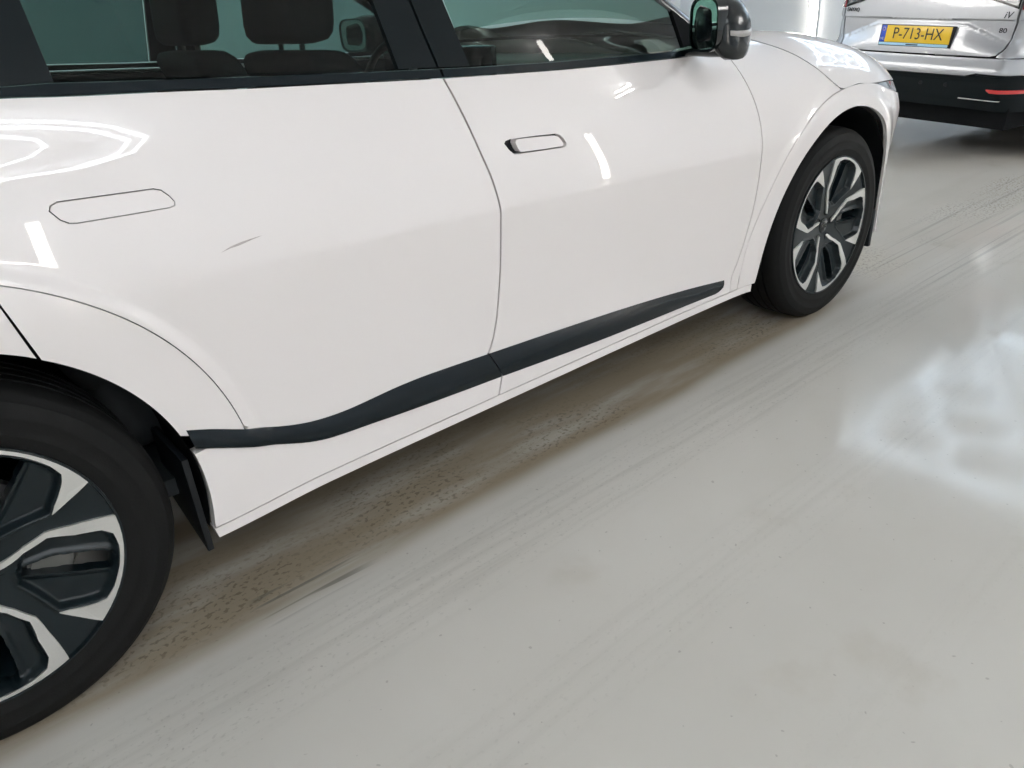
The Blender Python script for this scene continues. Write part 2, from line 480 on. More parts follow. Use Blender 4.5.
ring_light('angled_light', [C1, C2], HZ, 'bent double line ceiling light reflected below the door mirror', 'bright_tube', [C1[0], C1[2], C1[4]])
# single bar mirrored in the front side window
bar = empty('bar_light', (4.01, -2.38, HZ), (0, 0, math.atan2(-.24, .28)))
tag(bar, 'short single tube light reflected in the front side window', 'ceiling light')
me = unit_tube('light_tube', .36, .034); me.materials.append(M['tube']); link('light_tube', me, None, bar)
rod = tube_me('drop_rod', [(0, 0, 0), (0, 0, RH - HZ + .002)], .004)
for sx in (-.15, .15):
    o = link('drop_rod', rod, 'fitting', bar); o.location = (sx, 0, .008)

# ------------------------------------------------------------------ white car: surfaces
def zcr(x): return .800 - .033 * (x - .29)
def ztop(x): return cr([-.95, -.5, 0, 1.9, 2.3, 2.55, 2.8, 3.125, 3.425, 3.6, 3.72, 3.76], [1.16, 1.3, 1.40, 1.35, 1.148, 1.081, 1.066, 1.01, .93, .86, .79, .76], x)
def atop(x): return cr([-.95, 0, 1.9, 2.4, 2.8, 3.2, 3.75], [.40, .38, .35, .32, .28, .24, .20], x)
def plan(x):
    o = -.014 * sstep(.1, .9, x) * (1 - sstep(2.0, 2.8, x))
    o = o - .45 * np.maximum(x - 3.08, 0)**2 - 2.5 * np.maximum(x - 3.40, 0)**2
    o = o - .30 * np.maximum(-.35 - x, 0)**2 - 2.0 * np.maximum(-.75 - x, 0)**2
    return o
RF, FF = .5455, .500
def flare(x, z):
    r = np.hypot(x, z - .362); g = np.hypot(x - 2.9, z - .362)
    low = np.maximum(.46 - z, 0)
    return .012 * (1 - sstep(RF + .002 - .45 * low, RF + .035 + .6 * low, r)) + .010 * (1 - sstep(FF - .02, FF + .05, g))
def wside(x, z):
    x = np.asarray(x, float); z = np.asarray(z, float)
    s = z - zcr(x)
    soft = sstep(.1, .8, x)
    sl = np.minimum(s, .12)
    lo = .942 + .15 * sl + .22 * sl * sl
    lin = .085 * (1 - sstep(2.1, 2.7, x))
    b = ztop(x) - zcr(x); q = np.clip(s / b, 0., .9995)
    up = .942 - lin * np.maximum(s, -1) - atop(x) * (1 - np.sqrt(1 - q * q))
    k = .0008 + .004 * (1 - soft) + .004 * sstep(2.2, 2.6, x)
    m = np.minimum(lo, up)
    w = m - k * np.log(np.exp(-(lo - m) / k) + np.exp(-(up - m) / k))
    return w + plan(x) + flare(x, z)
BX = [-.95, -.6, .318, .373, .434, .565, .714, .884, 1.078, 1.165, 1.495, 1.718, 2.09, 2.3]
BZ = [1.17, 1.15, 1.131, 1.1255, 1.121, 1.113, 1.102, 1.092, 1.080, 1.075, 1.0595, 1.052, 1.042, 1.036]
def zb(x): return np.interp(x, BX, BZ)
def wglass(x, z):
    s = z - zb(x)
    return wside(x, zb(x)) - .006 - .50 * s - .12 * s * s
def smap(fn, side, off=0.):
    return lambda x, z: np.stack([np.asarray(x, float), side * (fn(x, z) + off), np.asarray(z, float)], 1)
CREASE = [(x, float(zcr(x)) + d) for x in np.arange(.1, 2.5, .02) for d in (-.007, .0, .007)]
FLARE_R = [p for r in (.548, .554, .560, .566, .572, .579, .590) for p in arc(0, .362, r, 2, 80, 40)]
FLARE_F = [p for r in (.48, .492, .505, .52, .535, .55) for p in arc(2.9, .362, r, 20, 190, 60)]
def belt(x0, x1, n=16, off=0.):
    return [(x, float(zb(x)) + off) for x in np.linspace(x0, x1, n)]

BCUT = [(1.165, 1.0755), (1.190, 1.008), (1.221, .913), (1.246, .835), (1.2575, .770), (1.2595, .700), (1.2575, .613), (1.250, .545), (1.236, .470), (1.216, .415), (1.203, .394), (1.241, .314), (1.222, .273)]
FCUT = [(2.300, 1.036), (2.330, .960), (2.349, .891), (2.361, .81), (2.366, .737), (2.378, .62), (2.372, .534), (2.350, .45), (2.315, .37), (2.282, .316), (2.276, .273)]
RCUT = [(.199, .866), (.170, .95), (.115, 1.05), (.055, 1.1365)]
LIP = .263
def smooth(poly, n=5):
    P = np.array(poly, float); t = np.concatenate([[0], np.cumsum(np.linalg.norm(np.diff(P, axis=0), axis=1))])
    u = np.concatenate([np.linspace(t[i], t[i + 1], n, endpoint=False) for i in range(len(t) - 1)] + [[t[-1]]])
    return list(zip(cr(t, P[:, 0], u), cr(t, P[:, 1], u)))
FARCH = [(2.400, .235), (2.438, .344), (2.478, .447), (2.545, .578), (2.625, .682), (2.728, .757), (2.846, .794), (2.975, .799), (3.088, .771), (3.185, .714), (3.262, .630), (3.318, .530), (3.345, .420), (3.350, .300), (3.345, .235)]
FFLARE = [(2.333, .317), (2.366, .421), (2.436, .568), (2.546, .728), (2.670, .815), (2.76, .848), (2.862, .866), (2.989, .872), (3.13, .860), (3.27, .823), (3.37, .803)]
HOODCUT = [(2.33, 1.080), (2.45, 1.070), (2.53, 1.056), (2.60, 1.033), (2.665, 1.004), (2.74, .957), (2.862, .866)]
CLADTOP = [(.424, .503), (.470, .486), (.520, .464), (.580, .438), (.636, .418), (.685, .406), (.732, .400), (.785, .398), (.838, .400), (.91, .404), (.982, .405), (1.09, .401), (1.203, .395), (1.457, .382), (1.799, .361), (2.047, .340), (2.243, .319)]
CLADBOT = [(.432, .455), (.495, .428), (.559, .401), (.618, .377), (.673, .357), (.716, .347), (.761, .342), (.83, .337), (.912, .331), (1.241, .314), (1.619, .295), (1.999, .285), (2.186, .281)]

BCUT = smooth(BCUT[:11]) + [BCUT[11], (1.223, LIP)]
FCUT = smooth(FCUT[:10]) + [(2.276, LIP)]
FARCH = smooth(FARCH); FFLARE = smooth(FFLARE); HOODCUT = smooth(HOODCUT); CLADTOP = smooth(CLADTOP, 3); CLADBOT = smooth(CLADBOT, 3)
car = empty('crossover_car', (0, 0, 0))
tag(car, 'white electric crossover car with black side trim, filling the left of the photo', 'car')

def outline_handle(L_):
    return L_
RH_OUT = [(.3235, .956), (.327, .963), (.338, .967), (.41, .9635), (.491, .9595), (.503, .955), (.5135, .943), (.519, .933), (.5175, .927), (.509, .925), (.43, .9275), (.356, .9305), (.345, .9325), (.334, .940)]
FH_OUT = [(1.2985, .915), (1.304, .9205), (1.318, .9225), (1.40, .9185), (1.466, .914), (1.482, .909), (1.494, .898), (1.5015, .886), (1.4995, .880), (1.49, .8775), (1.42, .881), (1.34, .885), (1.324, .887), (1.310, .899)]
FH_PAD = [(1.331, .913), (1.335, .919), (1.345, .920), (1.41, .9155), (1.462, .911), (1.473, .907), (1.484, .895), (1.4885, .887), (1.486, .8825), (1.479, .8815), (1.42, .884), (1.352, .888), (1.342, .8895), (1.336, .898)]

def side_of_car(s):
    """all panels of one side; s = -1 is the side facing the camera"""
    ow = (0, s, 0); sm = smap(wside, s)
    right = s < 0
    # ---- rear door
    poly = belt(.055, 1.165, 24) + BCUT[1:] + [(x, LIP) for x in np.linspace(1.0, .5, 6)] + [(.4245, LIP)] \
        + arc(0, .362, .4345, -11, 11, 10) + [(.5445, .455)] + arc(0, .362, RF, 10.5, 68.3, 40) + RCUT[1:-1]
    door = panel('rear_door', poly, sm, ow, 'white_paint', car, .032, gap=.0026, depth=.03, extra=CREASE + FLARE_R, holes=[inset(RH_OUT, -.0016)])
    if right: tag(door, 'white rear door with flush handle and a small scuff')
    panel('door_handle', RH_OUT, smap(wside, s, .0008), ow, 'white_paint', door, .015, .012, gap=.0004, seg=.006)
    panel('handle_gap', inset(RH_OUT, -.004), smap(wside, s, -.010), ow, 'liner', door, .03, .002, seg=.01)
    # ---- front door
    poly = belt(1.165, 2.30, 24) + FCUT[1:] + [(x, LIP) for x in np.linspace(2.1, 1.4, 8)] + BCUT[::-1][:-1]
    fd = panel('front_door', poly, sm, ow, 'white_paint', car, .032, gap=.0026, depth=.03, extra=CREASE + FLARE_F, holes=[inset(FH_OUT, .0)])
    panel('door_handle', FH_PAD, smap(wside, s, .003), ow, 'white_paint', fd, .015, .02, gap=.0006, seg=.006)
    panel('handle_recess', inset(FH_OUT, -.003), smap(wside, s, -.018), ow, 'gloss_black', fd, .03, .002, seg=.01)
    # ---- black cladding on the doors
    i0 = int(np.argmin([abs(p[0] - 1.203) for p in CLADTOP]))
    cb = [p for p in CLADBOT if p[0] < 1.235]
    poly = CLADTOP[:i0 + 1] + [(1.241, .3145)] + cb[::-1]
    def cladw(x, z):
        zt = np.interp(x, [p[0] for p in CLADTOP], [p[1] for p in CLADTOP]); z0 = np.interp(x, [p[0] for p in CLADBOT], [p[1] for p in CLADBOT])
        t = np.clip((z - z0) / np.maximum(zt - z0, .01), 0, 1)
        return wside(x, z) - flare(x, z) + .012 * (1 - sstep(RF + .0, RF + .06, np.hypot(x, z - .362))) + .004 + .007 * np.sin(np.pi * np.clip(t, .0, 1)) - .004 * t
    panel('cladding_strip', poly, smap(cladw, s), ow, 'satin_black', door, .018, .014, seg=.012)
    poly = CLADTOP[i0:] + [(2.226, .296), (2.205, .284)] + [p for p in CLADBOT if p[0] > 1.235][::-1]
    panel('cladding_strip', poly, smap(cladw, s), ow, 'satin_black', fd, .018, .014, seg=.012)
    # ---- flare of the rear arch, split by the door cut
    def flarepoly(a0, a1, cut0=None, cut1=None, n=40):
        return arc(0, .362, .4335, a0, a1, n)
    poly = arc(0, .362, RF + .0010, 7.8, 68.15, 40) + [(.208, .835)] + arc(0, .362, .4335, 57.2, 17.5, 30)
    panel('arch_flare', poly, sm, ow, 'white_paint', door, .026, .014, gap=.0006)
    # ---- rear quarter
    qa = [(x, float(zb(x))) for x in np.linspace(-.90, .055, 18)]
    poly = qa + RCUT[::-1][1:-1] + arc(0, .362, RF, 68.7, 186, 60) + [(-.53, .25), (-.80, .26), (-.90, .34), (-.935, .55), (-.93, .9)]
    panel('rear_quarter', poly, sm, ow, 'white_paint', car, .05, extra=[p for r in (.55, .56, .57, .58) for p in arc(0, .362, r, 60, 186, 50)])
    poly = arc(0, .362, RF - .001, 68.5, 190, 60) + arc(0, .362, .4335, 195, 57.8, 60) + [(.207, .835)]
    panel('arch_flare', poly, sm, ow, 'white_paint', car, .03, .03)
    # ---- front fender
    low = [(2.276, .24), (2.40, .235)]
    poly = FCUT[::-1] + HOODCUT + [p for p in FFLARE[::-1] if p[0] < 2.855] + [(2.325, .300), (2.318, LIP)]
    panel('front_fender', poly, sm, ow, 'white_paint', car, .032, extra=FLARE_F + CREASE)
    # ---- front arch flare
    fr = [(3.345, .235), (3.45, .235), (3.462, .40), (3.445, .60), (3.415, .72), (3.375, .80)]
    poly = [(2.3185, LIP + .0005), (2.327, .300)] + FFLARE + fr[::-1][1:-1] + [(3.45, .235)] + [p for p in FARCH[::-1] if p[0] > 2.9 or p[1] > LIP + .004] + [(2.409, LIP + .0005)]
    panel('front_arch_flare', poly, sm, ow, 'white_paint', car, .026, .014, gap=.0008, extra=FLARE_F)
    # ---- bumper corner
    poly = [(3.45, .22), (3.462, .40), (3.445, .60), (3.415, .72), (3.378, .80), (3.45, .792), (3.60, .770), (3.70, .72), (3.715, .5), (3.70, .22)]
    panel('bumper_corner', poly, sm, ow, 'white_paint', car, .03, .02)
    # ---- headlamp sliver
    poly = [(3.14, .859), (3.27, .824), (3.37, .804), (3.45, .793), (3.60, .772), (3.65, .787), (3.50, .826), (3.36, .846), (3.25, .854)]
    panel('headlamp', poly, smap(wside, s, -.004), ow, 'lens_clear', car, .03, .03)
    # ---- sill and its lip below the doors
    poly = [(x, LIP - .001) for x in np.linspace(.4235, 2.40, 30)] + [(2.397, .234)] + [(x, .2365) for x in np.linspace(2.30, .55, 28)] + [(.428, .237)]
    panel('sill', poly, smap(wside, s, -.003), ow, 'white_paint', car, .03, .03, gap=.001)
    # ---- mud flap at the front of the rear arch, and the one behind the front wheel arch
    bm = bmesh.new(); box_bm(bm, .404, .418, -.10, .10, .200, .43, .003)
    for v in bm.verts:
        v.co.y = s * (.808 + v.co.y)
        if v.co.z < .3: v.co.z += .5 * max(0, .90 - abs(v.co.y)) * .5
    link('mud_flap', bm_mesh(bm, 'mud_flap', angle=40), 'plastic_black', car)
    bm = bmesh.new(); box_bm(bm, 3.30, 3.325, -.12, .12, .18, .34, .006)
    for v in bm.verts: v.co.y = s * (.78 + v.co.y)
    link('mud_flap', bm_mesh(bm, 'mud_flap', angle=40), 'plastic_black', car)
    # ---- glass house
    gm = lambda off=0.: smap(wglass, s, off)
    def zr(x): return cr([-.60, -.3, 0., .4, .8, 1.2, 1.5, 1.8, 2.05, 2.26], [1.20, 1.31, 1.39, 1.455, 1.485, 1.485, 1.45, 1.335, 1.20, 1.075], x)
    def top(x0, x1, d, n=12): return [(x, float(zr(x)) - d) for x in np.linspace(x0, x1, n)]
    def gb(x): return float(np.interp(x, [-.6, .397, .47, .725, .993, 1.06, 1.257, 1.511, 1.979, 2.071], [1.165, 1.144, 1.1385, 1.121, 1.1035, 1.1, 1.0885, 1.077, 1.062, 1.060]))
    def gbl(x0, x1, n=10): return [(x, gb(x)) for x in np.linspace(x0, x1, n)]
    # belt trim: one strip per door, proud of the glass
    tw = lambda x, z: wglass(x, z) + .010
    panel('belt_trim', belt(.057, 1.164, 24, -.001) + gbl(.057, 1.162, 24)[::-1], smap(tw, s), ow, 'satin_black', door, .02, .025, seg=.015)
    panel('belt_trim', belt(1.166, 2.28, 24, -.001) + gbl(1.166, 2.28, 24)[::-1], smap(tw, s), ow, 'satin_black', fd, .02, .025, seg=.015)
    panel('window_glass', gbl(.40, 1.059) + top(1.059, .40, .02)[::1], gm(-.004), ow, 'rear_glass', door, .06, 0)
    panel('window_divider', gbl(.3705, .4015, 3) + top(.4015, .3705, .012, 3), gm(-.003), ow, 'pillar_black', door, .03, 0, gap=0)
    panel('window_glass', [(.371, gb(.371))] + [(x, float(zr(x)) - .02) for x in np.linspace(.371, -.25, 8)] + gbl(-.25, .371)[:-1], gm(-.003), ow, 'pillar_black', car, .06, 0, gap=0)
    panel('window_glass', gbl(1.2535, 2.072) + [(2.075, 1.165)] + top(2.05, 1.2465, .02, 14), gm(-.004), ow, 'front_glass', fd, .06, 0)
    # pillar covers
    panel('pillar_cover', [(1.060, 1.1005), (1.1635, 1.094), (1.1575, 1.17), (1.152, 1.30), (1.150, float(zr(1.15)) - .01), (1.060, float(zr(1.06)) - .01)], gm(.002), ow, 'pillar_black', door, .04, .014)
    panel('pillar_cover', [(1.1665, 1.094), (1.255, 1.0885), (1.247, 1.23), (1.245, float(zr(1.245)) - .01), (1.153, float(zr(1.153)) - .01), (1.155, 1.30), (1.1605, 1.17)], gm(.002), ow, 'pillar_black', fd, .04, .014)
    panel('mirror_sail', [(2.074, 1.058), (2.26, 1.045), (2.255, 1.072), (2.17, 1.128), (2.076, 1.183)], gm(.003), ow, 'liner', fd, .04, .014)
    # roof rail / A-pillar band along the top of the side glass
    xs = np.linspace(-.6, 2.26, 50)
    G = []
    for x in xs:
        z0 = float(zr(x))
        row = []
        for k, (dz, dw) in enumerate(((-.024, -.002), (-.012, .004), (.004, .002), (.016, -.012), (.022, -.035))):
            w_ = float(wglass(x, z0 + min(dz, 0))) + dw
            row.append((x, s * w_, z0 + dz))
        G.append(row)
    grid_mesh('roof_rail', G, 'gloss_black', car, flip=right)
    # ---- mirror
    mp = lambda u, v, w_: (2.050 + u, s * (.962 + v), 1.128 + w_)
    def loft(name, secs, mat, par, n=20, pw=3.0):
        V, F = [], []
        for (c, ru, rw) in secs:
            for i in range(n):
                a = 2 * math.pi * i / n; ca, sa = math.cos(a), math.sin(a)
                V.append(mp(c[0] + ru * math.copysign(abs(ca)**(2 / pw), ca), c[1], c[2] + rw * math.copysign(abs(sa)**(2 / pw), sa)))
        for q in range(len(secs) - 1):
            for i in range(n): F.append((q * n + i, q * n + (i + 1) % n, (q + 1) * n + (i + 1) % n, (q + 1) * n + i))
        F.append(tuple(range(n))); F.append(tuple((len(secs) - 1) * n + i for i in range(n)))
        bm = bmesh.new(); me = pyme(name, V, F); bm.from_mesh(me)
        return link(name, bm_mesh(bm, name, angle=50), mat, par)
    mir = loft('mirror_housing', [((.030, -.082, .0), .030, .050), ((.028, -.070, .0), .055, .070), ((.018, -.03, .002), .072, .078), ((.004, .02, .0), .078, .070), ((-.002, .050, -.022), .070, .070), ((.0, .068, -.034), .055, .058), ((.004, .078, -.042), .030, .034)], 'gloss_black', fd)
    loft('mirror_arm', [((.05, -.17, -.080), .045, .014), ((.04, -.10, -.068), .045, .018), ((.03, -.03, -.064), .050, .024), ((.022, .03, -.066), .042, .020), ((.02, .05, -.066), .02, .010)], 'gloss_black', mir)
    # mirror glass facing back, turned towards the driver
    gp = []
    for a in range(24):
        t = 2 * math.pi * a / 24; ca, sa = math.cos(t), math.sin(t)
        v = .062 * math.copysign(abs(ca)**.55, ca) - .008; w_ = .062 * math.copysign(abs(sa)**.55, sa)
        gp.append((v, w_))
    V = [mp(-.060 - .42 * v, v, w_) for v, w_ in gp] + [mp(-.045 - .42 * v, v, w_) for v, w_ in gp]
    F = [tuple(range(24))] + [(i, (i + 1) % 24, 24 + (i + 1) % 24, 24 + i) for i in range(24)] + [tuple(range(24, 48))]
    bm = bmesh.new(); bm.from_mesh(pyme('mg', V, F)); link('mirror_glass', bm_mesh(bm, 'mirror_glass'), 'mirror_glass', mir)
    # black rim round the glass
    gp2 = [(v * 1.12 + .001, w_ * 1.10) for v, w_ in gp]
    V = [mp(-.063 - .42 * v, v, w_) for v, w_ in gp2] + [mp(-.063 - .42 * v, v, w_) for v, w_ in gp] + [mp(-.020 - .42 * v, v, w_) for v, w_ in gp2]
    F = [(i, (i + 1) % 24, 24 + (i + 1) % 24, 24 + i) for i in range(24)] + [(i, (i + 1) % 24, 48 + (i + 1) % 24, 48 + i) for i in range(24)]
    bm = bmesh.new(); bm.from_mesh(pyme('mr', V, F)); link('mirror_rim', bm_mesh(bm, 'mirror_rim', angle=50), 'gloss_black', mir)
    # grey indicator strip round the outer end
    G = []
    for w0, dv in ((-.007, .0), (-.005, .004), (.007, .004), (.009, .0)):
        G.append([mp(u, v + dv, w0 - .016 - .02 * max(0, (v - .05)) / .05) for u, v in ((-.066, .040), (-.058, .056), (-.044, .068), (-.022, .076), (.004, .080), (.028, .078), (.048, .070), (.064, .055))])
    grid_mesh('indicator', G, 'grey_trim', mir)
    # ---- dark inner door card and belt shelf
    inner = lambda x, z: wside(x, np.minimum(z, zb(x))) - .075
    panel('door_card', [(.45, .30), (2.2, .30), (2.2, 1.03)] + [(x, float(zb(x)) - .012) for x in np.linspace(2.1, .1, 16)] + [(.1, .85), (.45, .80)], smap(inner, s), (0, -s, 0), 'cabin', car, .12, .04)
    # ---- wheel arch liners
    for cx, ra, zt in ((0, .438, 1.05), (2.9, .452, 1.0)):
        V, F = [], []
        n = 36
        out = arc(0, .362, .4345, -14, 194, n) if cx == 0 else FARCH[::-1]
        n = len(out) - 1
        for i in range(n + 1):
            for y_ in (.908, .80, .56):
                y2 = min(y_, float(wside(out[i][0], out[i][1])) - .010)
                V.append((out[i][0], s * y2, out[i][1]))
        for i in range(n):
            for k in range(2): F.append((i * 3 + k, i * 3 + k + 1, (i + 1) * 3 + k + 1, (i + 1) * 3 + k))
        b0 = len(V); V.append((cx, s * .56, .30))
        for i in range(n): F.append((i * 3 + 2, b0, (i + 1) * 3 + 2))
        link('arch_liner', pyme('arch_liner', V, F, True), 'liner', car)
    return zr
zr = side_of_car(-1)
side_of_car(1)

# paint scuff on the rear door
me = None
panel('paint_scuff', [(.574, .8275), (.592, .8310), (.612, .8325), (.635, .8365), (.662, .8405), (.640, .8395), (.618, .8378), (.596, .8345)], smap(wside, -1, .0006), (0, -1, 0), 'scratch', bpy.data.objects['rear_door'], .01, .0004, gap=0, seg=.006)

# ---- hood: clamshell skin from one fender cut over the middle to the other
def hood_side(x):
    xs = [p[0] for p in HOODCUT] + [2.989, 3.145, 3.25, 3.36, 3.50, 3.65, 3.70]
    zs = [p[1] for p in HOODCUT] + [.873, .859, .855, .848, .828, .788, .77]
    return float(np.interp(x, xs, zs)) + .0015
xs = np.concatenate([np.linspace(2.33, 2.90, 24), np.linspace(2.93, 3.70, 26)])
G = []
for x in xs:
    b = float(ztop(x) - zcr(x)); s0 = min(.985, (hood_side(x) - float(zcr(x))) / b)
    p0 = math.asin(s0); half = []
    for k in range(15):
        ph = p0 + (math.pi / 2 * .985 - p0) * k / 14
        z_ = float(zcr(x)) + b * math.sin(ph)
        half.append((float(wside(x, z_)), z_))
    wt, zt = half[-1]
    for k in range(1, 13):
        t = k / 12; w_ = wt * (1 - t)
        half.append((w_, zt + (.006 - .020 * sstep(0, .35, t) + .022 * sstep(.3, 1, t)) * (1 if x < 3.5 else .5)))
    G.append([(x, -w_, z_) for w_, z_ in half] + [(x, w_, z_) for w_, z_ in half[::-1][1:]])
grid_mesh('hood', G, 'white_paint', car, flip=False)
# nose panel closing the front
ys = np.linspace(-1, 1, 25); G = []
for zz, xx in ((.22, 3.68), (.35, 3.735), (.5, 3.75), (.62, 3.75), (.72, 3.74), (.775, 3.70)):
    w_ = float(wside(3.70, min(zz, .74)))
    G.append([(xx - (abs(t)**3) * (xx - 3.70), t * w_, zz) for t in ys])
grid_mesh('front_bumper', G, 'white_paint', car)
G = [[(3.70, t * .69, .77 + .03 * (1 - t * t)) for t in ys], [(3.745, t * .66, .72) for t in ys]]
grid_mesh('nose_strip', G, 'gloss_black', car)
# windshield, roof, rear glass, tail
def top_loft(name, x0, x1, mat, n=20, crown=.055):
    G = []
    for x in np.linspace(x0, x1, n):
        z0 = float(zr(x)) + .02; w0 = float(wglass(x, z0 - .02)) - .03
        G.append([(x + (.10 * (1 - t * t) if mat == 'front_glass' else 0), t * w0, z0 + crown * (1 - t * t)) for t in np.linspace(-1, 1, 21)])
    return grid_mesh(name, G, mat, car)
top_loft('windshield', 1.52, 2.26, 'front_glass')
top_loft('roof', .15, 1.52, 'white_paint')
top_loft('rear_window', -.60, .15, 'rear_glass')
G = []
for x in (2.24, 2.30, 2.36):
    w_ = .74; G.append([(x + .10 * (1 - t * t), t * w_, 1.085 - .02 * (x - 2.2) / .16 + .012 * (1 - t * t)) for t in np.linspace(-1, 1, 15)])
grid_mesh('cowl', G, 'plastic_black', car)
G = []
for xx, zz in ((-.60, 1.225), (-.88, 1.18), (-.93, 1.10), (-.945, .95), (-.95, .75), (-.94, .5), (-.90, .30), (-.80, .25)):
    w_ = float(wside(-.9, min(max(zz, .3), 1.14))) - (.02 if zz > 1.15 else 0)
    G.append([(xx + .05 * abs(t)**3, t * w_, zz) for t in np.linspace(-1, 1, 19)])
grid_mesh('tailgate', G, 'white_paint', car)
G = []
for zz in (.96, 1.0, 1.04):
    G.append([(-.957 + .05 * abs(t)**3, t * (float(wside(-.9, zz)) - .02), zz) for t in np.linspace(-1, 1, 19)])
grid_mesh('tail_lamp', G, 'lens_red', car)
# underbody
bm = bmesh.new()
box_bm(bm, .46, 2.40, -.82, .82, .245, .32); box_bm(bm, -.85, .46, -.55, .55, .22, .42); box_bm(bm, 2.40, 3.62, -.55, .55, .20, .75)
link('underbody', bm_mesh(bm, 'underbody'), 'liner', car)
# ---- cabin
box('cabin_floor', .2, 2.2, -.80, .80, .30, .34, 'cabin', car)
box('parcel_floor', -.75, .25, -.54, .54, .43, .72, 'cabin', car, .03)
def seat(x, y, name, w=.50, hr=True):
    t = box(name, x, x + .50, y - w / 2, y + w / 2, .36, .60, 'seat', car, .06, 3)
    bm = bmesh.new(); box_bm(bm, -.07, .07, -w / 2, w / 2, 0, .62, .055, 3)
    for v in bm.verts:
        q = v.co.z / .62; v.co.y *= 1 - .14 * q * q; v.co.x += -.20 * q - .03 * q * q; v.co.z += .52; v.co.x += x + .06; v.co.y += y
    link('seat_back', bm_mesh(bm, 'seat_back', angle=50), 'seat', t)
    if hr:
        bm = bmesh.new(); box_bm(bm, -.06, .06, -.165, .165, 0, .19, .05, 3)
        for v in bm.verts: v.co.x += x - .17 + .1 * v.co.z; v.co.z += 1.155; v.co.y += y
        link('headrest', bm_mesh(bm, 'headrest', angle=50), 'seat', t)
        for d in (-.06, .06):
            link('headrest_post', tube_me('headrest_post', [(x - .165, y + d, 1.08), (x - .165, y + d, 1.17)], .007), 'steel', t)
    return t
seat(1.22, -.37, 'front_seat'); seat(1.22, .37, 'front_seat')
seat(.32, -.40, 'rear_seat', .56); seat(.32, .40, 'rear_seat', .56)
bm = bmesh.new(); box_bm(bm, 1.95, 2.30, -.78, .78, .62, 1.03, .05, 3)
for v in bm.verts:
    if v.co.z > .9: v.co.x += .06
link('dashboard', bm_mesh(bm, 'dashboard', angle=50), 'cabin', car)
box('display_panel', 1.93, 1.955, -.10, .62, .96, 1.085, 'gloss_black', car, .008)
sw = [(1.78 + .05 * math.sin(a), .37 + .18 * math.cos(a), .93 + .175 * math.sin(a)) for a in np.linspace(0, 2 * math.pi, 33)]
stw = link('steering_wheel', tube_me('steering_wheel', sw, .015), 'seat', car)
box('wheel_hub', 1.77, 1.82, .30, .44, .88, .98, 'seat', stw, .02)
box('wheel_spoke', 1.785, 1.80, .19, .55, .92, .945, 'seat', stw, .005)
box('center_console', 1.15, 2.0, -.11, .11, .34, .62, 'cabin', car, .03)

# ------------------------------------------------------------------ wheels
PAIRS = [((.050, -3), (.046, -17)), ((.061, .2), (.057, -12.4)), ((.108, 7.6), (.103, 1.4)), ((.149, 9.8), (.146, 5.2)), ((.188, 5.4), (.186, -1.2)),
         ((.262, 0), (.230, -4.4)), ((.262, -5), (.247, -8.1)), ((.262, -14.8), (.253, -14.8)), ((.262, -25), (.254, -25)), ((.262, -35.6), (.252, -35.6)),
         ((.262, -42), (.247, -41.6)), ((.262, -47), (.235, -44.2)), ((.262, -52.1), (.212, -47.8)), ((.215, -53.2), (.193, -50.8)), ((.180, -54.4), (.179, -54.2))]
POCKET = [p[1] for p in PAIRS[2:]] + [(.13, -48), (.09, -40), (.08, -24)]
SLOT = [(.095, -21), (.143, -14.5), (.200, -16.5), (.243, -18.2), (.246, -20.5), (.243, -27.5), (.190, -28.5), (.125, -30), (.095, -31)]
def pol(r, a): return (r * math.cos(R(a)), r * math.sin(R(a)))
PK = [pol(*p) for p in POCKET]; SL = [pol(*p) for p in SLOT]
def base_o(r): return -.003 - .030 * np.maximum(0, 1 - np.asarray(r) / .245)**1.2
